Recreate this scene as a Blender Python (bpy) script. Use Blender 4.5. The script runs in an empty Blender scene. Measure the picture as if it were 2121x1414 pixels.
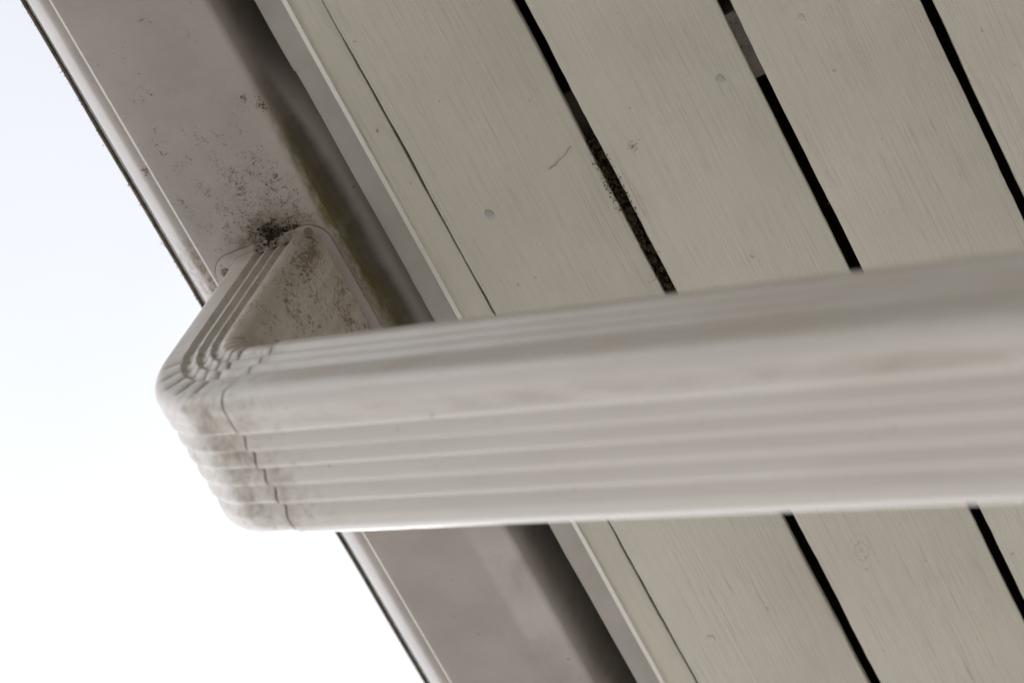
import bpy, bmesh, math, random
from math import sin, cos, radians, pi, sqrt, atan2
from mathutils import Matrix, Vector, noise

random.seed(7)
S = 0.00078          # metres per drawing unit; origin = rear bottom corner of the gutter beside its outlet
scene = bpy.context.scene
C = scene.collection

# ------------------------------------------------------------------ camera
cam_data = bpy.data.cameras.new('camera')
cam = bpy.data.objects.new('camera', cam_data)
C.objects.link(cam)
scene.camera = cam
cam_data.lens = 100.0
cam_data.sensor_width = 36.0
cam_data.clip_start = 0.05
cam_data.clip_end = 2000.0
RT = Vector((0.85810, 0.45272, 0.24229))
DN = Vector((-0.29784, 0.82321, -0.48333))
FW = Vector((-0.41827, 0.34258, 0.84124))
CAM = Vector((909, -552, -1660)) * S
M = Matrix.Identity(4)
for i in range(3):
    M[i][0] = RT[i]; M[i][1] = -DN[i]; M[i][2] = -FW[i]; M[i][3] = CAM[i]
cam.matrix_world = M
cam_data.dof.use_dof = True
cam_data.dof.focus_distance = 1965 * S
cam_data.dof.aperture_fstop = 6.3

# ------------------------------------------------------------------ sky, sun, exposure
SUN_EL, SUN_AZ = radians(45), radians(-30)      # azimuth clockwise from +Y
world = bpy.data.worlds.new('World')
scene.world = world
world.use_nodes = True
wt = world.node_tree
wt.nodes.clear()
wo = wt.nodes.new('ShaderNodeOutputWorld')
wb = wt.nodes.new('ShaderNodeBackground')
sky = wt.nodes.new('ShaderNodeTexSky')
sky.sky_type = 'NISHITA'
sky.sun_disc = False
sky.sun_elevation = SUN_EL
sky.sun_rotation = SUN_AZ
sky.dust_density = 4.0
hsv = wt.nodes.new('ShaderNodeHueSaturation')
hsv.inputs['Saturation'].default_value = 0.25
tc = wt.nodes.new('ShaderNodeTexCoord')
cn = wt.nodes.new('ShaderNodeTexNoise')
cn.inputs['Scale'].default_value = 2.3
cn.inputs['Detail'].default_value = 4.0
cr = wt.nodes.new('ShaderNodeValToRGB')
cr.color_ramp.elements[0].position = 0.3
cr.color_ramp.elements[0].color = (0.86, 0.88, 0.93, 1)
cr.color_ramp.elements[1].position = 0.62
cr.color_ramp.elements[1].color = (1.0, 1.0, 1.02, 1)
cm = wt.nodes.new('ShaderNodeMix'); cm.data_type = 'RGBA'; cm.blend_type = 'MULTIPLY'
cm.inputs[0].default_value = 1.0
mx = wt.nodes.new('ShaderNodeMix'); mx.data_type = 'RGBA'
mx.inputs[0].default_value = 0.95
L = wt.links.new
L(tc.outputs['Generated'], cn.inputs['Vector'])
L(cn.outputs['Fac'], cr.inputs[0])
L(cr.outputs[0], cm.inputs[6])
sx_ = wt.nodes.new('ShaderNodeSeparateXYZ')
L(tc.outputs['Generated'], sx_.inputs[0])
mabs = wt.nodes.new('ShaderNodeMath'); mabs.operation = 'MULTIPLY_ADD'      # haze: brightness falls off from horizon to zenith
mabs.inputs[1].default_value = -1 / 0.34; mabs.inputs[2].default_value = 0.0
L(sx_.outputs[2], mabs.inputs[0])
mexp = wt.nodes.new('ShaderNodeMath'); mexp.operation = 'EXPONENT'
L(mabs.outputs[0], mexp.inputs[0])
mmin = wt.nodes.new('ShaderNodeMath'); mmin.operation = 'MINIMUM'; mmin.inputs[1].default_value = 1.0
L(mexp.outputs[0], mmin.inputs[0])
hz = wt.nodes.new('ShaderNodeMix'); hz.data_type = 'RGBA'
hz.inputs[6].default_value = (1.5, 1.57, 1.7, 1); hz.inputs[7].default_value = (17.5, 17.5, 17.7, 1)
L(mmin.outputs[0], hz.inputs[0]); L(hz.outputs[2], cm.inputs[7])
L(sky.outputs[0], hsv.inputs['Color'])
L(hsv.outputs[0], mx.inputs[6])
L(cm.outputs[2], mx.inputs[7])
L(mx.outputs[2], wb.inputs[0])
wb.inputs[1].default_value = 0.10
L(wb.outputs[0], wo.inputs[0])

sun_d = bpy.data.lights.new('sun', 'SUN')
sun_d.energy = 1.5
sun_d.angle = radians(25)
sun_d.color = (1.0, 0.97, 0.92)
sun = bpy.data.objects.new('sun', sun_d)
C.objects.link(sun)
sdir = Vector((sin(SUN_AZ) * cos(SUN_EL), cos(SUN_AZ) * cos(SUN_EL), sin(SUN_EL)))
sun.rotation_euler = sdir.to_track_quat('Z', 'Y').to_euler()
sun.location = sdir * 8

scene.view_settings.view_transform = 'Standard'
scene.view_settings.look = 'None'
scene.view_settings.gamma = 1.0
scene.view_settings.use_curve_mapping = False
scene.view_settings.exposure = 1.60

# ------------------------------------------------------------------ material helpers
class MT:
    def __init__(s, name, rough=0.5, spec=0.5):
        s.m = bpy.data.materials.new(name); s.m.use_nodes = True
        s.t = s.m.node_tree; s.t.nodes.clear()
        s.out = s.n('ShaderNodeOutputMaterial'); s.b = s.n('ShaderNodeBsdfPrincipled')
        s.l(s.b.outputs[0], s.out.inputs[0])
        s.b.inputs['Roughness'].default_value = rough
        s.b.inputs['Specular IOR Level'].default_value = spec
        g = s.n('ShaderNodeNewGeometry')
        v = s.n('ShaderNodeVectorMath'); v.operation = 'SCALE'; v.inputs[3].default_value = 1 / S
        s.l(g.outputs['Position'], v.inputs[0])
        s.pos = v.outputs[0]
        sp = s.n('ShaderNodeSeparateXYZ'); s.l(s.pos, sp.inputs[0])
        s.x, s.y, s.z = sp.outputs
    def n(s, k): return s.t.nodes.new(k)
    def l(s, a, b): s.t.links.new(a, b)
    def val(s, sock, v):
        if hasattr(v, 'node'): s.l(v, sock)
        else: sock.default_value = v
    def math(s, op, a, b=0.0, c=0.0, clamp=False):
        n = s.n('ShaderNodeMath'); n.operation = op; n.use_clamp = clamp
        s.val(n.inputs[0], a); s.val(n.inputs[1], b); s.val(n.inputs[2], c)
        return n.outputs[0]
    def ramp01(s, v, a, b):          # smooth 0..1 as v goes a..b
        n = s.n('ShaderNodeMapRange'); n.interpolation_type = 'SMOOTHSTEP'
        s.val(n.inputs[0], v); n.inputs[1].default_value = min(a, b); n.inputs[2].default_value = max(a, b)
        n.inputs[3].default_value = 0.0 if a < b else 1.0; n.inputs[4].default_value = 1.0 if a < b else 0.0
        return n.outputs[0]
    def mapped(s, scale=(1, 1, 1), loc=(0, 0, 0), rot=(0, 0, 0), vec=None):
        n = s.n('ShaderNodeMapping'); s.l(vec or s.pos, n.inputs[0])
        n.inputs[1].default_value = loc; n.inputs[2].default_value = rot; n.inputs[3].default_value = scale
        return n.outputs[0]
    def noise(s, scale, detail=3, rough=0.5, dist=0.0, vec=None, w=None):
        n = s.n('ShaderNodeTexNoise'); n.inputs['Scale'].default_value = scale
        n.inputs['Detail'].default_value = detail; n.inputs['Roughness'].default_value = rough
        n.inputs['Distortion'].default_value = dist
        if w is not None: n.noise_dimensions = '4D'; s.val(n.inputs['W'], w)
        s.l(vec or s.pos, n.inputs['Vector'])
        return n.outputs['Fac']
    def mix(s, f, a, b, mode='MIX'):
        n = s.n('ShaderNodeMix'); n.data_type = 'RGBA'; n.blend_type = mode
        s.val(n.inputs[0], f)
        for k, v in ((6, a), (7, b)):
            if hasattr(v, 'node'): s.l(v, n.inputs[k])
            else: n.inputs[k].default_value = (*v, 1)
        return n.outputs[2]
    def bump(s, h, strength, dist):
        n = s.n('ShaderNodeBump'); n.inputs['Strength'].default_value = strength
        n.inputs['Distance'].default_value = dist; s.l(h, n.inputs['Height'])
        s.l(n.outputs[0], s.b.inputs['Normal']); return n
    def col(s, c):
        if hasattr(c, 'node'): s.l(c, s.b.inputs['Base Color'])
        else: s.b.inputs['Base Color'].default_value = (*c, 1)
    def rnd(s):
        return s.n('ShaderNodeObjectInfo').outputs['Random']

MATS = {}
def build_materials():
    # painted soffit wood: fine raised grain along the eave
    def wood_paint(name, base):
        m = MT(name, 0.62, 0.3)
        w = m.math('MULTIPLY', m.rnd(), 37.0)
        g1 = m.noise(1.0, 4, 0.65, 0.5, m.mapped((0.6, 0.010, 0.6)), w)
        g2 = m.noise(1.0, 3, 0.6, 0.6, m.mapped((1.1, 0.022, 1.1)), w)
        g3 = m.noise(0.02, 3, 0.5, 0.0, m.pos, w)
        patch = m.ramp01(g3, 0.34, 0.62)
        crk = m.math('MULTIPLY', m.ramp01(g2, 0.60, 0.74), m.math('ADD', 0.25, m.math('MULTIPLY', patch, 0.75)))
        lines = m.ramp01(g1, 0.52, 0.66)
        pores = m.noise(1.0, 2, 0.6, 0.2, m.mapped((0.75, 0.36, 0.75), (3, 9, 1)), w)
        pr = m.math('MULTIPLY', m.ramp01(pores, 0.68, 0.80), patch)
        tone = m.noise(0.012, 3, 0.55, 0.0, m.pos, w)
        c = m.mix(m.ramp01(tone, 0.3, 0.7), tuple(v * 0.93 for v in base), base)
        c = m.mix(m.math('MULTIPLY', m.rnd(), 0.10), c, tuple(v * q for v, q in zip(base, (0.55, 0.55, 0.53))))
        c = m.mix(m.math('MULTIPLY', m.math('MULTIPLY', lines, m.math('ADD', 0.35, m.math('MULTIPLY', patch, 0.65))), 0.19), c, (0.30, 0.27, 0.23))
        c = m.mix(m.math('MULTIPLY', crk, 0.13), c, (0.25, 0.215, 0.19))
        c = m.mix(m.math('MULTIPLY', pr, 0.28), c, (0.20, 0.165, 0.135))
        spk = m.noise(0.16, 1, 0.4, 0.3, m.pos, w)
        c = m.mix(m.math('MULTIPLY', m.ramp01(spk, 0.76, 0.80), 0.35), c, (0.15, 0.12, 0.08))
        kx = m.math('ADD', m.x, -217.9); ky = m.math('MULTIPLY', m.math('ADD', m.y, -395.0), 0.7)
        kd = m.math('SQRT', m.math('ADD', m.math('MULTIPLY', kx, kx), m.math('MULTIPLY', ky, ky)))
        kw = m.math('ADD', kd, m.math('MULTIPLY', m.noise(0.15, 3, 0.6), 9.0))
        kr = m.math('MULTIPLY', m.ramp01(m.math('SINE', m.math('MULTIPLY', kw, 1.5)), 0.55, 1.0), m.ramp01(kd, 13.0, 2.0))
        c = m.mix(m.math('MULTIPLY', kr, 0.35), c, (0.25, 0.215, 0.19))
        m.col(c)
        h = m.math('ADD', m.math('MULTIPLY', g1, 0.7), m.math('MULTIPLY', m.math('ADD', crk, pr), -0.18))
        m.bump(h, 0.9, 0.0013)
        MATS[name] = m.m
    wood_paint('board_paint', (0.765, 0.745, 0.683))
    wood_paint('trim_paint', (0.745, 0.73, 0.665))

    # gutter: white enamelled aluminium with dirt film, algae on the back, mould squiggles
    m = MT('gutter_enamel', 0.38, 0.45)
    film = m.noise(0.014, 4, 0.6, 0.3)
    base = m.mix(m.ramp01(film, 0.3, 0.7), (0.40, 0.368, 0.352), (0.47, 0.436, 0.418))
    clean = m.math('MULTIPLY', m.math('MULTIPLY', m.ramp01(m.y, 215.0, 290.0), m.ramp01(m.x, -27.0, -19.0)), m.ramp01(film, 0.25, 0.6))
    base = m.mix(m.math('MULTIPLY', clean, 0.7), base, (0.57, 0.56, 0.545))
    # patch of mould specks on the bottom, thickest towards the outlet
    dx = m.math('MULTIPLY', m.math('ADD', m.x, 26.0), 1 / 42.0)
    dy = m.math('MULTIPLY', m.math('ADD', m.y, 26.0), 1 / 85.0)
    d2 = m.math('ADD', m.math('MULTIPLY', dx, dx), m.math('MULTIPLY', dy, dy))
    near = m.ramp01(d2, 1.3, 0.05)
    spk = m.noise(0.55, 2, 0.6, 0.6)
    big = m.noise(0.05, 3, 0.6, 0.2)
    thr = m.math('ADD', m.math('MULTIPLY', near, m.math('MULTIPLY', m.ramp01(big, 0.38, 0.72), 0.135)), -0.72)
    mask = m.ramp01(m.math('ADD', spk, thr), 0.0, 0.06)
    c = m.mix(m.math('MULTIPLY', mask, 0.62), base, (0.085, 0.07, 0.05))
    haze = m.math('MULTIPLY', near, m.math('MULTIPLY', m.ramp01(big, 0.3, 0.75), 0.22))
    c = m.mix(haze, c, (0.34, 0.30, 0.23))
    gx_ = m.math('MULTIPLY', m.math('ADD', m.x, 40.0), 1 / 46.0); gy_ = m.math('MULTIPLY', m.math('ADD', m.y, 8.0), 1 / 24.0)
    g2_ = m.math('ADD', m.math('MULTIPLY', gx_, gx_), m.math('MULTIPLY', gy_, gy_))
    gr_ = m.math('MULTIPLY', m.ramp01(g2_, 1.2, 0.0), m.ramp01(m.noise(0.09, 5, 0.7, 0.4), 0.30, 0.66))
    c = m.mix(m.math('MULTIPLY', gr_, 0.82), c, (0.19, 0.145, 0.10))
    # sparse dark specks everywhere
    sp2 = m.noise(0.20, 1, 0.5, 0.2)
    c = m.mix(m.math('MULTIPLY', m.ramp01(sp2, 0.775, 0.80), 0.7), c, (0.10, 0.08, 0.06))
    wm = m.noise(0.035, 5, 0.7, 0.8)
    c = m.mix(m.math('MULTIPLY', m.ramp01(m.math('ABSOLUTE', m.math('ADD', wm, -0.5)), 0.012, 0.0), 0.16), c, (0.28, 0.25, 0.22))
    # back wall: brown-black water staining, also painting in the shade of the wedge, and a green algae line near its lower bend
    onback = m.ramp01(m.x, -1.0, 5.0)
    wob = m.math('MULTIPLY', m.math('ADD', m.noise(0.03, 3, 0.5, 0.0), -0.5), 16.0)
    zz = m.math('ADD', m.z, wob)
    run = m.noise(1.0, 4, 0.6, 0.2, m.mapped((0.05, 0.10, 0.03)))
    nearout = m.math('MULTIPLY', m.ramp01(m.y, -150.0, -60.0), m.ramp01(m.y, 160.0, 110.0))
    st_shade_far = m.math('MULTIPLY', m.ramp01(zz, 0.0, 34.0), 0.8)  # darkens with depth into the wedge, standing in for its shade
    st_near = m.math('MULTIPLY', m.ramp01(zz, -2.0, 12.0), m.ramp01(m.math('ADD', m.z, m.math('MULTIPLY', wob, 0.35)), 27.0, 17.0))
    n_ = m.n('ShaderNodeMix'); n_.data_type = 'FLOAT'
    m.l(nearout, n_.inputs[0]); m.l(st_shade_far, n_.inputs[2]); m.l(st_near, n_.inputs[3])
    stain_shade = m.math('MULTIPLY', m.math('MULTIPLY', n_.outputs[0], onback), m.math('ADD', 0.66, m.math('MULTIPLY', run, 0.4)), clamp=True)
    c = m.mix(stain_shade, c, m.mix(nearout, (0.12, 0.092, 0.072), (0.062, 0.046, 0.037)))
    gband = m.math('MULTIPLY', m.ramp01(zz, -14.0, 1.0), m.ramp01(zz, 21.0, 7.0))
    gy = m.math('MULTIPLY', m.ramp01(m.y, -130.0, -30.0), m.ramp01(m.y, 150.0, 100.0))
    grun = m.ramp01(m.noise(0.16, 5, 0.75, 0.3, m.mapped((1, 0.5, 1))), 0.22, 0.60)
    gx = m.ramp01(m.math('ADD', m.x, m.math('MULTIPLY', wob, 0.2)), -2.0, 5.5)
    c = m.mix(m.math('MULTIPLY', m.math('MULTIPLY', m.math('MULTIPLY', gband, gy), gx), m.math('MULTIPLY', grun, 0.9)), c, (0.105, 0.098, 0.024))
    # mossy grime on the underside of the top lip (x < -140)
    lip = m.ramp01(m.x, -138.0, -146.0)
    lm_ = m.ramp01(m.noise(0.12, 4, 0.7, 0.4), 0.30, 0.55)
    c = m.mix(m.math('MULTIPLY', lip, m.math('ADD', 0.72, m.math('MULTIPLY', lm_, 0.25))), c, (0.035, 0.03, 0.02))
    # brown run on the front curve beside the outlet
    fr = m.math('MULTIPLY', m.ramp01(m.x, -99.0, -103.0), m.math('MULTIPLY', m.ramp01(m.y, -45.0, 0.0), m.ramp01(m.y, 60.0, 30.0)))
    frn = m.ramp01(m.noise(0.18, 4, 0.7, 0.5), 0.40, 0.60)
    c = m.mix(m.math('MULTIPLY', m.math('MULTIPLY', fr, frn), 0.75), c, (0.16, 0.11, 0.065))
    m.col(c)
    m.b.inputs['Roughness'].default_value = 0.36
    m.bump(m.noise(0.5, 3, 0.6), 0.10, 0.0006)
    MATS['gutter_enamel'] = m.m

    # downspout enamel: chalky white, brown mottling on the elbow and along the lower corner of the pipe
    m = MT('pipe_enamel', 0.34, 0.45)
    film = m.noise(1.0, 4, 0.6, 0.3, m.mapped((0.006, 0.05, 0.006)))
    base = m.mix(m.ramp01(film, 0.3, 0.7), (0.585, 0.56, 0.53), (0.62, 0.597, 0.568))
    nx = m.n('ShaderNodeNewGeometry'); sn = m.n('ShaderNodeSeparateXYZ'); m.l(nx.outputs['Normal'], sn.inputs[0])
    # house-side face of the drop: flyspeck mottling, kept to the drop itself
    hs = m.math('MULTIPLY', m.ramp01(m.x, -48.0, -12.0), m.math('MULTIPLY', m.ramp01(m.z, -190.0, -130.0), m.ramp01(m.x, 60.0, 30.0)))
    mt = m.noise(0.62, 3, 0.65, 0.5, m.mapped((1, 0.6, 0.6)))
    mb = m.noise(0.05, 3, 0.6, 0.2)
    mm = m.math('MULTIPLY', m.ramp01(m.math('ADD', mt, m.math('MULTIPLY', m.math('ADD', mb, -0.5), 0.85)), 0.50, 0.68), hs)
    c = m.mix(m.math('MULTIPLY', hs, 0.3), base, (0.42, 0.36, 0.25))
    c = m.mix(m.math('MULTIPLY', mm, 0.74), c, (0.12, 0.08, 0.055))
    # thin dust everywhere on the elbow
    elb = m.ramp01(m.x, 40.0, 10.0)
    e1 = m.noise(0.07, 4, 0.65, 0.5)
    c = m.mix(m.math('MULTIPLY', m.math('MULTIPLY', elb, m.ramp01(e1, 0.40, 0.70)), 0.34), c, (0.36, 0.29, 0.21))
    # soot patches by the seam of elbow and pipe
    sx = m.math('SUBTRACT', m.math('ADD', m.x, m.math('MULTIPLY', m.z, -0.4452)), 95.6)   # distance along the pipe from the seam (scaled)
    seam = m.math('MULTIPLY', m.ramp01(sx, -60.0, -4.0), m.ramp01(sx, 60.0, 6.0))
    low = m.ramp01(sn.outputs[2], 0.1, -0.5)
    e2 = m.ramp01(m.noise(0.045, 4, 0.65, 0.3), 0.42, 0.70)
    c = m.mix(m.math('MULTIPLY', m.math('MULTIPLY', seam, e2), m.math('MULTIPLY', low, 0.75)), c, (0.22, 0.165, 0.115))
    # brown drip line running along the pipe's lower corner
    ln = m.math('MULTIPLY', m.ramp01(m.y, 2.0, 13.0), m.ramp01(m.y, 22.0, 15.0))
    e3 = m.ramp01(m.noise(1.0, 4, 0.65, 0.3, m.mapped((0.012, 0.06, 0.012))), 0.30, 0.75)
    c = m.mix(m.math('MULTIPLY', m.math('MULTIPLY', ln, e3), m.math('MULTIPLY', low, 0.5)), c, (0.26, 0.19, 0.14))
    dst = m.math('MULTIPLY', m.ramp01(sn.outputs[1], -0.45, -0.95), m.ramp01(m.noise(1.0, 4, 0.6, 0.3, m.mapped((0.012, 0.1, 0.05))), 0.2, 0.7))
    c = m.mix(m.math('MULTIPLY', dst, 0.34), c, (0.50, 0.43, 0.34))
    fold = m.math('MULTIPLY', m.math('MULTIPLY', m.ramp01(m.z, -110.0, -165.0), m.ramp01(m.x, 70.0, 20.0)), m.ramp01(m.noise(0.10, 5, 0.7, 0.6), 0.48, 0.70))
    c = m.mix(m.math('MULTIPLY', fold, 0.5), c, (0.25, 0.19, 0.135))
    sp2 = m.noise(0.22, 1, 0.5, 0.2)
    c = m.mix(m.math('MULTIPLY', m.ramp01(sp2, 0.775, 0.80), 0.6), c, (0.12, 0.09, 0.07))
    m.col(c)
    m.bump(m.noise(0.5, 3, 0.6), 0.06, 0.0004)
    MATS['pipe_enamel'] = m.m

    # grey-white fascia cover
    m = MT('fascia_enamel', 0.5, 0.4)
    c = m.mix(m.ramp01(m.noise(0.02, 4, 0.6), 0.3, 0.7), (0.40, 0.385, 0.37), (0.47, 0.455, 0.435))
    sp2 = m.noise(0.24, 2, 0.5, 0.4)
    c = m.mix(m.math('MULTIPLY', m.ramp01(sp2, 0.75, 0.79), 0.7), c, (0.10, 0.075, 0.05))
    m.col(c); m.bump(m.noise(0.3, 3, 0.6), 0.08, 0.0005)
    MATS['fascia_enamel'] = m.m

    def plain(name, c1, c2, sc, rough=0.8, bump=0.3, spec=0.3):
        m = MT(name, rough, spec)
        nz = m.noise(sc, 4, 0.65, 0.3)
        m.col(m.mix(m.ramp01(nz, 0.3, 0.7), c1, c2))
        m.bump(nz, bump, 0.0012)
        MATS[name] = m.m
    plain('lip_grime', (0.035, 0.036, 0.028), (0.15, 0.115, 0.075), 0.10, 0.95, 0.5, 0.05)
    plain('white_strip', (0.84, 0.83, 0.80), (0.88, 0.87, 0.85), 0.2, 0.3, 0.05, 0.5)
    plain('old_timber', (0.035, 0.024, 0.018), (0.065, 0.045, 0.033), 0.06)
    m = MT('rafter_paint', 0.8, 0.2)
    rn = m.noise(0.10, 4, 0.65, 0.4)
    c = m.mix(m.ramp01(rn, 0.3, 0.7), (0.30, 0.275, 0.255), (0.40, 0.375, 0.355))
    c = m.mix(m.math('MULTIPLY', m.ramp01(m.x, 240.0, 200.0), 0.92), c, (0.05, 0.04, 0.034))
    c = m.mix(m.math('MULTIPLY', m.ramp01(m.noise(0.3, 3, 0.7, 0.5), 0.60, 0.68), 0.8), c, (0.06, 0.045, 0.035))
    m.col(c); m.bump(rn, 0.3, 0.0012)
    MATS['rafter_paint'] = m.m
    plain('galvanised', (0.42, 0.43, 0.43), (0.55, 0.56, 0.56), 0.5, 0.5, 0.2, 0.5)
    plain('screw_metal', (0.16, 0.13, 0.11), (0.28, 0.25, 0.22), 0.6, 0.6, 0.3, 0.4)
    plain('rust', (0.06, 0.03, 0.018), (0.12, 0.06, 0.035), 0.8)
    plain('dirt', (0.022, 0.016, 0.011), (0.085, 0.062, 0.04), 0.35, 0.95, 0.6, 0.1)
    plain('tan_stain', (0.44, 0.36, 0.27), (0.56, 0.48, 0.38), 0.1, 0.9)
    plain('seam_dark', (0.05, 0.038, 0.028), (0.20, 0.165, 0.13), 0.12, 0.9)
    plain('dry_grass', (0.06, 0.038, 0.02), (0.15, 0.095, 0.045), 0.4, 0.9)
    plain('green_moss', (0.035, 0.034, 0.010), (0.075, 0.07, 0.02), 0.4, 0.95)
    plain('mould', (0.075, 0.06, 0.042), (0.21, 0.17, 0.12), 0.08, 0.95)
    plain('sealant', (0.15, 0.13, 0.115), (0.33, 0.30, 0.28), 0.3, 0.6)
    plain('wall_render', (0.34, 0.31, 0.27), (0.42, 0.385, 0.34), 0.01, 0.85)
    plain('shading_wall_grey', (0.15, 0.145, 0.13), (0.19, 0.185, 0.17), 0.02, 0.85)  # dark grey for the added wall that blocks light
    m = MT('paving', 0.9, 0.2)
    nz = m.noise(0.003, 6, 0.6); n2 = m.noise(0.08, 3, 0.7)
    c = m.mix(m.ramp01(nz, 0.3, 0.7), (0.30, 0.285, 0.265), (0.37, 0.355, 0.335))
    m.col(m.mix(m.math('MULTIPLY', n2, 0.3), c, (0.22, 0.21, 0.195)))
    m.bump(n2, 0.4, 0.002)
    MATS['paving'] = m.m
build_materials()

# ------------------------------------------------------------------ object helpers
def thing(name, label, cat, loc=(0, 0, 0), group=None):
    o = bpy.data.objects.new(name, None); C.objects.link(o)
    o.location = Vector(loc) * S; o.empty_display_size = 0.05
    o['label'] = label; o['category'] = cat
    if group: o['group'] = group
    o['_b'] = 0; del o['_b']
    return o

def wloc(o):
    v = Vector((0, 0, 0))
    while o is not None:
        v += o.location; o = o.parent
    return v

def mesh_obj(name, verts, faces, mat, parent=None, smooth=None, loc=None):
    """verts in drawing units (scene position); faces index lists."""
    base = Vector((0, 0, 0))
    pw = wloc(parent) if parent else Vector((0, 0, 0))
    ow = Vector(loc) * S if loc is not None else pw
    me = bpy.data.meshes.new(name)
    me.from_pydata([Vector(v) * S - ow for v in verts], [], faces)
    bm = bmesh.new(); bm.from_mesh(me)
    bmesh.ops.recalc_face_normals(bm, faces=bm.faces); bm.to_mesh(me); bm.free()
    me.materials.append(MATS[mat])
    if smooth is not None:
        for p in me.polygons: p.use_smooth = True
        me.set_sharp_from_angle(angle=radians(smooth))
    o = bpy.data.objects.new(name, me); C.objects.link(o)
    o.parent = parent
    o.location = ow - pw
    return o

def tag(o, label, cat, group=None, kind=None):
    o['label'] = label
    if cat: o['category'] = cat
    if group: o['group'] = group
    if kind: o['kind'] = kind

def extrude(profile, ys, wob=None):
    """closed profile [(x,z)] extruded through the stations ys, capped."""
    n = len(profile); V = []; Fc = []
    for y in ys:
        for (x, z) in profile:
            dx, dz = wob(x, y, z) if wob else (0, 0)
            V.append((x + dx, y, z + dz))
    for j in range(len(ys) - 1):
        for i in range(n):
            a = j * n + i; b = j * n + (i + 1) % n
            Fc.append((a, b, b + n, a + n))
    Fc.append(tuple(range(n)))
    Fc.append(tuple((len(ys) - 1) * n + i for i in range(n)))
    return V, Fc

def frange(a, b, step):
    n = max(1, int(round((b - a) / step)))
    return [a + (b - a) * i / n for i in range(n + 1)]

# slope frame of the soffit: s up the slope to the house, n normal to it
P = radians(17.0)
FX, FZ = 33.3, 8.0
def sl(s, n): return (FX + s * cos(P) - n * sin(P), FZ + s * sin(P) + n * cos(P))
Y0, Y1 = -1700, 2600
WALL_X = 2350

# ------------------------------------------------------------------ ground, house wall, added shading wall
GZ = -1660 - 1480 / 0.78
def quad_sheet(name, x0, x1, y0, y1, z, mat):
    o = mesh_obj(name, [(x0, y0, z), (x1, y0, z), (x1, y1, z), (x0, y1, z)], [(0, 1, 2, 3)], mat)
    return o
g = quad_sheet('ground', -400000, 400000, -400000, 400000, GZ, 'paving')
g['kind'] = 'structure'

def box(x0, x1, y0, y1, z0, z1):
    V = [(x, y, z) for z in (z0, z1) for y in (y0, y1) for x in (x0, x1)]
    Fc = [(0, 1, 3, 2), (4, 5, 7, 6), (0, 1, 5, 4), (2, 3, 7, 6), (0, 2, 6, 4), (1, 3, 7, 5)]
    return V, Fc
V, Fc = box(WALL_X, WALL_X + 250, Y0 - 2500, Y1 + 2500, GZ, 900)
w = mesh_obj('house_wall', V, Fc, 'wall_render', loc=(WALL_X + 125, 500, GZ))
tag(w, 'tan rendered house wall carrying the slatted eaves', 'wall')
V, Fc = box(-1500, WALL_X, Y0 - 500, Y0 - 250, GZ, 900)  # unseen wall, added to cut the light from the far end
w = mesh_obj('shading_wall', V, Fc, 'shading_wall_grey', loc=(-200, Y0 - 375, GZ))
tag(w, 'unseen grey wall added to shade the far end of the eaves', 'wall')

# ------------------------------------------------------------------ roof: dark deck and rafters above the soffit
roof = thing('roof', 'dark timber roof deck and pale rafters seen through the soffit gaps', 'roof', (*[sl(700, 150)[0]], 400, sl(700, 150)[1]))
def slope_box(name, s0, s1, n0, n1, y0, y1, mat, parent, bev=0.0):
    prof = [sl(s0, n0), sl(s1, n0), sl(s1, n1), sl(s0, n1)]
    V, Fc = extrude(prof, [y0, y1])
    return mesh_obj(name, V, Fc, mat, parent)
slope_box('deck', -160, 2450, 132, 150, Y0, Y1, 'old_timber', roof)
RAFT = [(-7, 43), (-800, -750), (830, 880), (1640, 1690), (Y0 + 2, Y0 + 52), (Y1 - 52, Y1 - 2)]
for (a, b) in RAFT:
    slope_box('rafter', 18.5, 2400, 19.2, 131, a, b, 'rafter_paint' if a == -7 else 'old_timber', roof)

# ------------------------------------------------------------------ fascia: dark backing with two lapped metal covers
fascia = thing('fascia', 'narrow grey metal fascia edge between gutter and painted trim', 'fascia', (FX, 0, FZ))
slope_box('backing_board', 1.6, 15.4, 6, 131, Y0, Y1, 'trim_paint', fascia)
def cover(y0, y1, d, name='cover_sheet'):
    # sheet folded under the backing: thin bottom return with a rounded outer edge and a short dark-stained upstand
    pts = [(0.9 - d, 12.0), (0.4 - d, 5.0), (0.7 - d, 3.4), (1.8 - d, 2.6 - d), (16.9, 2.8 - d), (16.9, 4.6), (3.0 - d, 4.8), (2.2 - d, 5.6), (1.9 - d, 12.0)]
    ys = frange(y0, y1, 12)
    def wob(x, y, z):
        e = 0.55 * noise.noise(Vector((y * 0.018, 3.1, 0))) + 0.25 * noise.noise(Vector((y * 0.09, 7.1, 0)))
        return (e, 0.2 * e) if x < FX + 6 else (0, 0)
    V, Fc = extrude([sl(*q) for q in pts], ys, wob)
    return mesh_obj(name, V, Fc, 'fascia_enamel', fascia, 40)
cover(Y0, -110, 0.9)
cover(-118, Y1, 0.0)

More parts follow.
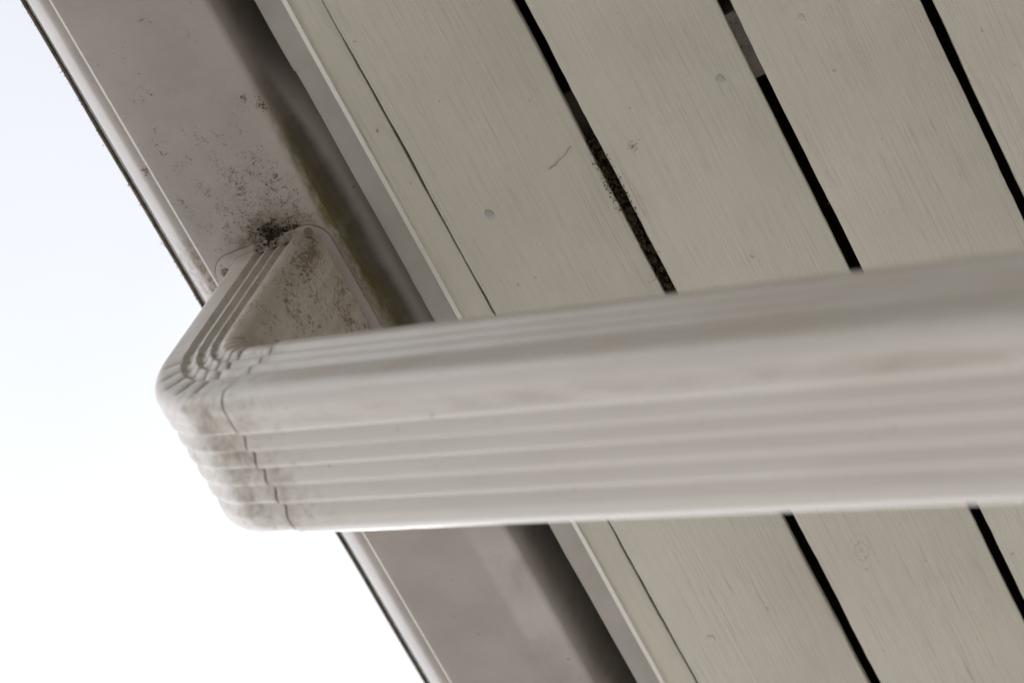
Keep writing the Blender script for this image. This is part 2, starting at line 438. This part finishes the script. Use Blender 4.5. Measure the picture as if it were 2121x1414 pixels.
# ------------------------------------------------------------------ soffit: narrow trim and wide boards, nails under them
soffit = thing('soffit', 'cream painted timber soffit of wide boards with open gaps', 'soffit', (*[sl(780, 0)[0]], 400, sl(780, 0)[1]))
def board(s0, s1, t, bl, br, mat, name, seed, drop=0.0):
    n0 = -drop
    prof = [(s0, n0 + t), (s0, n0 + bl), (s0 + bl * 0.3, n0 + bl * 0.3), (s0 + bl, n0),
            (s1 - br, n0), (s1 - br * 0.3, n0 + br * 0.3), (s1, n0 + br), (s1, n0 + t)]
    ys = frange(Y0, -260, 20) + frange(-255, 580, 4) + frange(590, Y1, 20)
    def wob(x, y, z):
        k = 0.8 * noise.noise(Vector((y * 0.011, seed * 9.7, 0))) + 0.35 * noise.noise(Vector((y * 0.03, seed * 3.7, x * 0.01))) + 0.3 * noise.noise(Vector((y * 0.3, seed * 2.1, x * 0.05))) ** 3 + 0.25 * noise.noise(Vector((y * 0.11, seed * 5.1, x * 0.02)))
        return (k * cos(P), k * sin(P))
    V, Fc = extrude([sl(*q) for q in prof], ys, wob)
    return mesh_obj(name, V, Fc, mat, soffit, 50)
board(18.2, 39.9, 18, 1.2, 0.8, 'trim_paint', 'trim_board', 1)
prof_e = [(16.3, 6), (16.0, 1.2), (16.2, 0.3), (18.9, -2.1), (19.6, -2.3), (19.9, -1.8), (19.9, 1.0), (17.8, 1.6), (17.8, 6)]
V, Fc = extrude([sl(*q) for q in prof_e], frange(Y0, Y1, 14), lambda x, y, z: (0.22 * noise.noise(Vector((y * 0.03, 1.7, 0))), 0.15 * noise.noise(Vector((y * 0.05, 5.7, 0)))))
mesh_obj('edge_strip', V, Fc, 'white_strip', soffit, 30)
PITCH = 122.0
edges = [(41.0, 153.0), (161.2, 275.3), (283.2, 397.6), (404.9, 519.5)]
while edges[-1][1] + PITCH < 2420:
    edges.append((edges[-1][1] + 7.5, edges[-1][1] + PITCH))
boards = []
for i, (a, b) in enumerate(edges):
    boards.append(board(a, b, 18, 1.6, 1.4, 'board_paint', 'board', 10 + i))

def nail(parent, s, y, r, seed, chip=0.0):
    rnd = random.Random(seed)
    V = [(*[sl(s, -0.75)[0]], y, sl(s, -0.75)[1])]; Fc = []
    N = 18
    for k, (q, n) in enumerate(((0.55, -0.68), (0.86, -0.45), (1.0, 0.35))):
        for i in range(N):
            an = 2 * pi * i / N
            rr = r * q * (1 + 0.10 * sin(3 * an + seed) + 0.05 * sin(5 * an + 2 * seed) - chip * max(0, cos(an + 0.6)) ** 3)
            x, z = sl(s + rr * cos(an), n)
            V.append((x, y + rr * 1.15 * sin(an), z))
    for i in range(N): Fc.append((0, 1 + i, 1 + (i + 1) % N))
    for k in range(2):
        for i in range(N):
            a = 1 + k * N + i; b = 1 + k * N + (i + 1) % N
            Fc.append((a, b, b + N, a + N))
    return mesh_obj('nail', V, Fc, 'galvanised' if chip else 'board_paint', parent, 60)
nail(boards[0], 71.6, 40.8, 3.9, 3, 0.5)
nail(boards[1], 254.8, 26.1, 3.4, 5, 0.3)
nail(boards[0], 65.0, 409.4, 3.6, 8, 0.0)
nail(boards[2], 320.9, 13.4, 3.2, 11, 0.0)
nail(boards[2], 372.0, 24.0, 3.3, 12, 0.0)
for i, (a, b) in enumerate(edges[3:], 3):
    for q in (0.27, 0.8):
        nail(boards[i], a + (b - a) * q, 20 + 8 * sin(i * 3 + q), 3.3, 20 + i, 0.0)

# ------------------------------------------------------------------ gutter
gutter = thing('gutter', 'white metal roof gutter with mould-stained underside along the eave', 'gutter', (-60, 400, 0))
def arc(cx, cz, r, a0, a1, n):
    return [(cx + r * cos(radians(a0 + (a1 - a0) * i / n)), cz + r * sin(radians(a0 + (a1 - a0) * i / n))) for i in range(n + 1)]
path = [(6.5, 104), (6.5, 70), (6.5, 56), (6.5, 46), (6.5, 38), (6.5, 32), (6.5, 26), (6.5, 21), (6.5, 16), (6.5, 11)]
path += arc(2.5, 4.0, 4.0, 0, -90, 8)                    # rounded rear corner
path += [(-4, 0), (-20, 0), (-45, 0), (-70, 0), (-90, 0), (-97.6, 0), (-98.2, 0.15)]
path += [(-101.3, 3.3), (-101.9, 3.55), (-102.8, 3.65)]           # small folded step
px_, pz_, tau = -102.8, 3.65, 4.0
while tau < 88:                                           # rounded front foot, flatter in its middle
    r_ = 18.0 if tau < 30 else (52.0 if tau < 57 else 12.0)
    d_ = r_ * radians(2.0)
    px_ -= cos(radians(tau + 1)) * d_; pz_ += sin(radians(tau + 1)) * d_; tau += 2.0
    path.append((px_, pz_))
path += [(px_ - 0.4, pz_ + 7), (px_ - 3, pz_ + 17), (px_ - 10, pz_ + 27), (px_ - 20, pz_ + 35), (px_ - 30, pz_ + 41)]
def offset_path(pts, d):
    out = []
    for i, p in enumerate(pts):
        a = pts[max(0, i - 1)]; b = pts[min(len(pts) - 1, i + 1)]
        tx, tz = b[0] - a[0], b[1] - a[1]; L_ = sqrt(tx * tx + tz * tz)
        out.append((p[0] + tz / L_ * d, p[1] - tx / L_ * d))
    return out
inner = offset_path(path, 1.0)
prof = path + inner[::-1]
ys = frange(Y0 - 40, Y1 + 40, 20)
def gwob(x, y, z):
    k = 0.5 * noise.noise(Vector((x * 0.012, y * 0.008, 1.3))) + 0.12 * noise.noise(Vector((x * 0.03, y * 0.035, 4.3)))
    lip = 0.7 * noise.noise(Vector((0.2, y * 0.015, 9.0))) if x < -140 else 0
    bx = 0.0
    if x > 4 and z > 8:
        t_ = min(1, max(0, (y + 150) / 120)); u_ = min(1, max(0, (250 - y) / 80))
        bx = (z - 8) * (0.64 * t_ * t_ * (3 - 2 * t_) * u_ * u_ * (3 - 2 * u_))
        bx = max(0.0, min(bx, FX - (z - FZ) * math.tan(P) - 2.2 - x))
    return (0.25 * k + lip + bx, k if -90 < x < 0 else 0.35 * k)
V, Fc = extrude(prof, ys, gwob)
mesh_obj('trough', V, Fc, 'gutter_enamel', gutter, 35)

lip = arc(-160.8, 81.5, 7.6, -60, -300, 20)
lip = [(px_ - 30.5, pz_ + 40.4)] + lip
V, Fc = extrude(lip + offset_path(lip, 1.1)[::-1], ys, gwob)
mesh_obj('front_lip', V, Fc, 'lip_grime', gutter, 35)
# moss and dirt gathered on the gutter's top front lip
def tuft_mesh(items):
    """items: list of (x,y,z,r) -> small irregular lumps in one mesh"""
    V = []; Fc = []
    for (x, y, z, r) in items:
        b = len(V); k = 6
        rv = random.Random(int(x * 91 + y * 37))
        V.append((x, y, z - r))
        for i in range(k):
            an = 2 * pi * i / k; q = r * rv.uniform(0.6, 1.25)
            V.append((x + q * cos(an), y + q * sin(an), z + r * rv.uniform(-0.3, 0.3)))
        V.append((x, y, z + r))
        for i in range(k):
            Fc.append((b, b + 1 + i, b + 1 + (i + 1) % k)); Fc.append((b + k + 1, b + 1 + i, b + 1 + (i + 1) % k))
    return V, Fc
it = []
for i in range(1500):
    y = random.uniform(-420, 150)
    dens = max(0.0, noise.noise(Vector((y * 0.03, 2.0, 0))) + 0.35)
    if random.random() < dens * 0.9:
        it.append((random.uniform(-168.6, -166.8), y, random.uniform(76, 90), random.uniform(0.2, 0.6)))
V, Fc = tuft_mesh(it)
o = mesh_obj('lip_moss', V, Fc, 'lip_grime', gutter, 60); o['kind'] = 'stuff'

# mould threads on the underside: thin flat squiggles that hug the metal
def squiggles(spots, zf, rs):
    V = []; Fc = []
    for (x, y, ln, wd) in spots:
        an = rs.uniform(0, 2 * pi); n = rs.randint(3, 7); px, py = x, y; row = []
        for k in range(n + 1):
            ww = wd * (1 - 0.75 * abs(2 * k / n - 1)) * rs.uniform(0.6, 1.2)
            nx_, ny_ = -sin(an), cos(an)
            row.append((px + nx_ * ww, py + ny_ * ww)); row.append((px - nx_ * ww, py - ny_ * ww))
            an += rs.uniform(-0.9, 0.9); px += cos(an) * ln / n; py += sin(an) * ln / n
        b = len(V)
        for (qx, qy) in row: V.append((qx, qy, zf(qx, qy)))
        for k in range(n): Fc.append((b + 2 * k, b + 2 * k + 1, b + 2 * k + 3, b + 2 * k + 2))
    return V, Fc
rs = random.Random(21)
def gz_bottom(x, y): return gwob(x, y, 0)[1] - 0.22
spots = []
def dens(x, y): return math.exp(-1.2 * (((x + 34) / 36) ** 2 + ((y + 6) / 66) ** 2))
n_c = 0
while n_c < 220:                       # little colonies of threads, thickest towards the outlet
    x = rs.uniform(-94, -3); y = rs.uniform(-190, -9)
    if rs.random() > dens(x, y) + 0.012: continue
    n_c += 1; k = rs.randint(3, 20); r_ = rs.uniform(0.8, 4.0)
    for i in range(k):
        yy = y + rs.gauss(0, r_)
        if yy > -9.5: continue
        spots.append((min(-2, max(-96, x + rs.gauss(0, r_))), yy, rs.choice((0.4, 0.6, 0.9, 1.5, 2.6)) * rs.uniform(0.7, 1.4), rs.choice((0.05, 0.08, 0.11, 0.17)) * rs.uniform(0.8, 1.3)))
for i in range(500):
    x = rs.uniform(-94, -3); y = rs.uniform(-200, -9.5)
    if rs.random() < dens(x, y) + 0.06: spots.append((x, y, rs.uniform(0.2, 0.6), rs.uniform(0.08, 0.2)))
for (x, y) in ((-42, -186), (-40, -184), (-85, -101), (-84, -97), (-82, -92), (-19, -49), (-17, -46), (-15, -40), (-30, -60), (-26, -63)):
    spots.append((x, y, rs.uniform(3, 8), 0.28))
V, Fc = squiggles(spots, gz_bottom, rs)
o = mesh_obj('mould_threads', V, Fc, 'mould', gutter); o['kind'] = 'stuff'

# a few thicker moss spots beside the back edge of the gutter
rs = random.Random(33)
it = []
for (cx, cy, n_, sd) in ((-5.8, -108.6, 26, 1.5), (1.9, -101.4, 34, 1.6), (3.0, -98.0, 20, 1.4), (-5.5, -33.7, 18, 1.0), (-104.5, -86.6, 16, 1.5), (-15, -47, 10, 1.2)):
    for i in range(n_):
        x, y = cx + rs.gauss(0, sd), cy + rs.gauss(0, sd * 1.3)
        it.append((x, y, gwob(x, y, 0)[1] + (0.2 if x > -95 else 3.4), rs.uniform(0.2, 0.75)))
V, Fc = tuft_mesh(it)
o = mesh_obj('moss_spots', V, Fc, 'mould', gutter); o['kind'] = 'stuff'

# ------------------------------------------------------------------ downspout
spout = thing('downspout', 'white fluted rectangular downspout with pleated elbow under the gutter', 'downspout', (-43, 50, 0))
T = 75.0; B0, B1 = -5.5, 103.5; RC = 11.0; XO = -81.0
RIB_Y = [24, 36.5, 49.5, 63.5, 77]
RIB_A = [26.0, 37.0, 47.0]
def flute(u, depth):
    """groove: a crisp step in, then a slow return"""
    if -2.0 < u < 1.8:
        q = (u + 2.0) / 3.8; return depth * (3 * q * q - 2 * q ** 3)
    if 1.8 <= u < 10.0:
        q = (u - 1.8) / 8.2; return depth * (1 - (3 * q * q - 2 * q ** 3))
    return 0.0
def section(inset=0.0, depth=3.5):
    """closed loop of (a, b, ca, cb): a = depth from the outer face, b = along the eave; c* = outward unit for pleats"""
    a0, a1, b0, b1, r = inset, T - inset, B0 + inset, B1 - inset, RC - inset
    pts = []
    def fl(u, ribs, d): return max([flute(u - q, d) for q in ribs])
    R_ = 11.5 - inset; R2_ = 18.5 - inset
    for b in frange(b0 + R_, b1 - r, 1.05): pts.append((a0 + fl(b, RIB_Y, depth), b, -1, 0))
    for i in range(1, 8):
        an = pi / 2 * i / 8; pts.append((a0 + r - r * cos(an), b1 - r + r * sin(an), -cos(an), sin(an)))
    for a in frange(a0 + r, a1 - r, 1.05): pts.append((a, b1 - fl(a, RIB_A, depth), 0, 1))
    for i in range(1, 8):
        an = pi / 2 * i / 8; pts.append((a1 - r + r * sin(an), b1 - r + r * cos(an), sin(an), cos(an)))
    for b in reversed(frange(b0 + R2_, b1 - r, 1.05)): pts.append((a1 - fl(b, RIB_Y, depth * 0.15), b, 1, 0))
    for i in range(1, 8):
        an = pi / 2 * i / 8; pts.append((a1 - R2_ + R2_ * cos(an), b0 + R2_ - R2_ * sin(an), cos(an), -sin(an)))
    for a in reversed(frange(a0 + R_, a1 - R2_, 1.05)): pts.append((a, b0 + fl(a, RIB_A, depth * 0.95), 0, -1))
    for i in range(1, 8):
        an = pi / 2 * i / 8; pts.append((a0 + R_ - R_ * sin(an), b0 + R_ - R_ * cos(an), -sin(an), -cos(an)))
    return pts
def sstep(v, a, b):
    t = min(1, max(0, (v - a) / (b - a))); return t * t * (3 - 2 * t)
def sweep(name, rings, sec, mat, parent, wall=1.0, cap0=False, angle=32):
    """rings: (ox, oz, ix, iz, pleat) ; a runs from (ox,oz) along (ix,iz)."""
    n = len(sec); V = []; Fc = []
    for (ox, oz, ix, iz, pl) in rings:
        for (a, b, ca, cb) in sec:
            k = pl * sstep(a, 5, 16) * (1 - 0.4 * sstep(a, 24, 60))
            w_ = 0.14 * noise.noise(Vector((ox * 0.009, oz * 0.009, b * 0.03 + a * 0.02)))
            a2 = a - ca * (k + w_); b2 = b - cb * (k + w_)
            V.append((ox + ix * a2, b2, oz + iz * a2))
    for j in range(len(rings) - 1):
        for i in range(n):
            p = j * n + i; q = j * n + (i + 1) % n
            Fc.append((p, q, q + n, p + n))
    # inner skin at both open ends gives the sheet its thickness
    for j in (0, len(rings) - 1):
        j2 = 1 if j == 0 else len(rings) - 2
        b = len(V)
        ox, oz, ix, iz, pl = rings[j]; ox2, oz2, ix2, iz2, pl2 = rings[j2]
        dx, dz = ox2 - ox, oz2 - oz; dl = sqrt(dx * dx + dz * dz) or 1
        for depth in (0.0, 14.0):
            for (a, bb, ca, cb) in sec:
                a2 = a - ca * wall; b2 = bb - cb * wall
                V.append((ox + ix * a2 + dx / dl * depth, b2, oz + iz * a2 + dz / dl * depth))
        for i in range(n):
            i2 = (i + 1) % n
            Fc.append((j * n + i, j * n + i2, b + i2, b + i)); Fc.append((b + i, b + i2, b + n + i2, b + n + i))
    return mesh_obj(name, V, Fc, mat, parent, angle)
RHO, ZB, PH = 100.0, -141.0, 66.0
XC = XO + RHO
sec_el = section(1.1)
rings = [(XO, z, 1, 0, 0) for z in (-1.2, -8, -30, -60, -90, -115, -134)]
# pleated bend
NP = 5
for k in range(NP):
    f0 = PH * k / NP; f1 = PH * (k + 1) / NP
    for q, pl in ((0.0, 2.1), (0.08, 0.9), (0.26, 0.2), (0.5, 0.0), (0.74, 0.2), (0.92, 0.9), (1.0, 2.1)):
        f = radians(f0 + (f1 - f0) * q)
        rr = RHO
        rings.append((XC - rr * cos(f), ZB - rr * sin(f), cos(f), sin(f), pl if 0 < f else 0.6))
fE = radians(PH)
EX, EZ = XC - RHO * cos(fE), ZB - RHO * sin(fE)
DXp, DZp = sin(fE), -cos(fE)
for t in (3, 12, 24, 36, 52): rings.append((EX + DXp * t, EZ + DZp * t, cos(fE), sin(fE), 0.0))
elbow = sweep('elbow', rings, sec_el, 'pipe_enamel', spout)
elbow['label'] = 'pleated elbow with brown mottled drop under the gutter outlet'
# long sloping pipe, slipped over the elbow's end
TL = (WALL_X - 175 - EX) / DXp
sec_pi = section(-0.4)
rings = [(EX + DXp * t, EZ + DZp * t, cos(fE), sin(fE), 0.0) for t in [34.5, 36, 45] + frange(70, TL, 25)]
pipe = sweep('sloping_pipe', rings, sec_pi, 'pipe_enamel', spout)
ring = [(EX + DXp * t, EZ + DZp * t, cos(fE), sin(fE), 0.0) for t in (31.6, 32.4, 34.4)]
seam = sweep('seam_crack', ring, section(0.5), 'seam_dark', pipe)  # dark ring stands in for the shaded crack of the joint
# lower elbow and wall pipe
TX, TZ = EX + DXp * TL, EZ + DZp * TL
rings = [(TX - DXp * 20, TZ - DZp * 20, cos(fE), sin(fE), 0.0), (TX, TZ, cos(fE), sin(fE), 0.0)]
R2 = 30.0
CX, CZ = TX - R2 * cos(fE), TZ - R2 * sin(fE)
for k in range(NP):
    for q, pl in ((0.0, 0.0), (0.5, 0.9), (1.0, 2.3)):
        f = radians(PH - PH * (k + q) / NP)
        rings.append((CX + R2 * cos(f), CZ + R2 * sin(f), cos(f), sin(f), pl))
rings += [(CX + R2, CZ - q, 1, 0, 0.0) for q in (20, 60)]
sweep('elbow', rings, section(1.3), 'pipe_enamel', spout)
rings = [(CX + R2, CZ - 30 - q, 1, 0, 0.0) for q in frange(0, CZ - 30 - GZ - 40, 120)]
sweep('wall_pipe', rings, sec_pi, 'pipe_enamel', spout)

# outlet flange: rounded plate under the gutter with rolled lip where the drop leaves it
def rrect(x0, x1, y0, y1, r, n=8):
    pts = []
    for (cx, cy, a0) in ((x1 - r, y1 - r, 0), (x0 + r, y1 - r, 90), (x0 + r, y0 + r, 180), (x1 - r, y0 + r, 270)):
        for i in range(n + 1):
            an = radians(a0 + 90 * i / n); pts.append((cx + r * cos(an), cy + r * sin(an)))
    return pts
o1 = rrect(-96, 0.2, -9.2, 112, 17)
o1b = rrect(-95.2, -0.6, -8.4, 111.2, 16.2)
o2 = rrect(-80, -7.5, -4.2, 102, 10.5)
o3 = rrect(-78.5, -9, -2.8, 100.5, 9.0)
n = len(o1); V = []; Fc = []
for ring, z in ((o1, 0.55), (o1, -0.9), (o1b, -1.3), (o2, -1.5), (o3, -3.6), (o3, 0.55)):
    for (x, y) in ring: V.append((x, y, z + (gwob(x, y, 0)[1] if z > -0.95 else gwob(-45, y, 0)[1])))
for j in range(5):
    for i in range(n):
        a = j * n + i; b = j * n + (i + 1) % n
        Fc.append((a, b, b + n, a + n))
flange = mesh_obj('outlet_flange', V, Fc, 'gutter_enamel', spout, 40)
# dark bead of old sealant round the flange
V = []; Fc = []; k = 5
for i, (x, y) in enumerate(rrect(-96.4, 0.6, -9.6, 112.4, 17.2, 16)):
    m_ = 0.34 + 0.25 * noise.noise(Vector((x * 0.15, y * 0.15, 2)))
    for j in range(k):
        an = 2 * pi * j / k; V.append((x + m_ * cos(an), y + m_ * cos(an) * 0.3, -0.1 + gwob(x, y, 0)[1] + 0.6 * m_ * sin(an)))
nn = len(V) // k
for i in range(nn):
    for j in range(k):
        Fc.append((i * k + j, i * k + (j + 1) % k, ((i + 1) % nn) * k + (j + 1) % k, ((i + 1) % nn) * k + j))
mesh_obj('sealant_bead', V, Fc, 'sealant', spout, 60)
def screw(x, y, r):
    V = []; Fc = []; N = 16; zb = -1.2
    prof_ = [(1.0, 0.1), (1.0, -0.9), (0.8, -1.5), (0.42, -1.75), (0.36, -1.1), (0.0, -1.0)]
    for (q, z) in prof_:
        for i in range(N):
            an = 2 * pi * i / N; V.append((x + r * q * cos(an), y + r * q * sin(an), zb + z))
    for j in range(len(prof_) - 1):
        for i in range(N):
            Fc.append((j * N + i, j * N + (i + 1) % N, (j + 1) * N + (i + 1) % N, (j + 1) * N + i))
    o = mesh_obj('screw', V, Fc, 'screw_metal', flange, 40)
    V2 = []; F2 = []
    for i in range(N):
        an = 2 * pi * i / N; V2.append((x + r * 0.33 * cos(an), y + r * 0.33 * sin(an), zb - 1.22))
    F2.append(tuple(range(N)))
    return o
screw(-87.0, 3.0, 3.6)
screw(-54.5, -4.6, 3.6)
screw(-13.0, -3.6, 3.4)

# ------------------------------------------------------------------ dirt: clump at the outlet, debris in the first gap
def hairs(spots, rs, up):
    """thin three-sided curled stalks"""
    V = []; Fc = []
    for (x, y, z, ln, r) in spots:
        d = Vector((rs.uniform(-1, 1), rs.uniform(-1, 1), rs.uniform(-0.9, 0.15))).normalized(); p = Vector((x, y, z)); n = 5
        b = len(V)
        for k in range(n + 1):
            s_ = d.cross(Vector((0.3, 0.5, 0.8))).normalized(); u_ = d.cross(s_)
            rr = r * (1 - 0.7 * k / n)
            for q in range(3):
                an = 2 * pi * q / 3; v = p + s_ * rr * cos(an) + u_ * rr * sin(an)
                V.append((v.x, v.y, min(v.z, up(v.x, v.y))))
            d = (d + Vector((rs.uniform(-.6, .6), rs.uniform(-.6, .6), rs.uniform(-.5, .5)))).normalized(); p = p + d * ln / n
        for k in range(n):
            for q in range(3):
                Fc.append((b + k * 3 + q, b + k * 3 + (q + 1) % 3, b + (k + 1) * 3 + (q + 1) % 3, b + (k + 1) * 3 + q))
    return V, Fc
rs = random.Random(5)
clump = thing('dirt_clump', 'dark clump of moss and debris stuck above the gutter outlet flange', 'debris', (-42, -12, -3))
items = []
for i in range(120):
    q = rs.random()
    if q < 0.35: x, y, sp = -41 + rs.gauss(0, 3.2), -14.5 + rs.gauss(0, 2.6), 3
    elif q < 0.75: x, y, sp = -43 + rs.gauss(0, 4.5), -8.0 + rs.gauss(0, 1.6), 2
    else: x, y, sp = -28 + rs.gauss(0, 7), -10.5 + rs.gauss(0, 1.0), 1
    items.append((x, y, -0.3 - rs.uniform(0, sp), rs.uniform(0.35, 1.3)))
V, Fc = tuft_mesh(items)
o = mesh_obj('crumbs', V, Fc, 'dirt', clump); o['kind'] = 'stuff'
sp_ = [(-42 + rs.gauss(0, 6), -12 + rs.gauss(0, 3), -1 - rs.uniform(0, 2), rs.uniform(4, 11), rs.uniform(0.15, 0.32)) for i in range(45)]
V, Fc = hairs(sp_, rs, lambda x, y: -0.3)
o = mesh_obj('stalks', V, Fc, 'dry_grass', clump); o['kind'] = 'stuff'
sp_ = [(-33 + rs.gauss(0, 9), -16 + rs.gauss(0, 3.0), -0.6 - rs.uniform(0, 0.8), rs.uniform(1.5, 4.5), rs.uniform(0.15, 0.4)) for i in range(75)]
V, Fc = hairs(sp_, rs, lambda x, y: -0.3)
o = mesh_obj('moss_sprigs', V, Fc, 'green_moss', clump); o['kind'] = 'stuff'

deb = thing('gap_debris', 'brown nest debris wedged in the first gap between soffit boards', 'debris', (*[sl(157, 8)[0]], 90, sl(157, 8)[1]))
items = []
for i in range(900):
    y = rs.uniform(24, 330)
    dens = 1.0 if y < 150 else max(0, 1 - (y - 150) / 120)
    if rs.random() > dens: continue
    s_, n_ = 157 + rs.gauss(0, 2.2), rs.uniform(2, 17)
    if not 153.6 < s_ < 160.8: continue
    x, z = sl(s_, n_); items.append((x, y, z, rs.uniform(0.6, 2.4)))
for i in range(70):
    y = rs.gauss(62, 14); s_ = 157 + rs.choice((-1, 1)) * rs.uniform(3.2, 6.4); x, z = sl(s_, -0.3)
    items.append((x, y, z, rs.uniform(0.25, 0.7)))
V, Fc = tuft_mesh(items)
o = mesh_obj('crumbs', V, Fc, 'dirt', deb); o['kind'] = 'stuff'
sp_ = []
for i in range(110):
    y = rs.uniform(46, 170); x, z = sl(157 + rs.uniform(-3, 3), rs.uniform(0.5, 9)); sp_.append((x, y, z, rs.uniform(4, 12), rs.uniform(0.12, 0.3)))
V, Fc = hairs(sp_, rs, lambda x, y: 1e9)
o = mesh_obj('stalks', V, Fc, 'dry_grass', deb); o['kind'] = 'stuff'

# faint tan drips and specks left on the soffit paint
rs = random.Random(12)
def on_board(s_, y): return sl(s_, -0.25)
V = []; Fc = []
def smear(pts, wd):
    b = len(V)
    for k, (s_, y) in enumerate(pts):
        a = pts[max(0, k - 1)]; c_ = pts[min(len(pts) - 1, k + 1)]
        ds, dy = c_[0] - a[0], c_[1] - a[1]; L_ = sqrt(ds * ds + dy * dy) or 1
        w_ = wd * rs.uniform(0.5, 1.3)
        for sg in (-1, 1):
            x, z = sl(s_ - dy / L_ * w_ * sg, -0.55); V.append((x, y + ds / L_ * w_ * sg, z))
    for k in range(len(pts) - 1): Fc.append((b + 2 * k, b + 2 * k + 1, b + 2 * k + 3, b + 2 * k + 2))
smear([(122, 30.5), (125, 29.8), (128, 29.6), (131, 27.5), (134, 27.2), (137, 26.4), (140, 23.8), (143, 22.6)], 0.5)
for i in range(26):
    s_, y = 180.9 + rs.gauss(0, 1.6), 40.9 + rs.gauss(0, 2.0); smear([(s_, y), (s_ + rs.uniform(-1, 1), y + rs.uniform(-1, 1))], 0.4)
for i in range(7):
    s_, y = 30.4 + rs.gauss(0, 0.5), -48.3 + rs.gauss(0, 0.7); smear([(s_, y), (s_ + 0.8, y + 0.3)], 0.5)
for i in range(60):
    s_, y = rs.uniform(20, 510), rs.uniform(-200, 560)
    smear([(s_, y), (s_ + rs.uniform(-.5, .5), y + rs.uniform(-1.2, 1.2))], rs.uniform(0.15, 0.4))
o = mesh_obj('stains', V, Fc, 'tan_stain', soffit); o['kind'] = 'stuff'
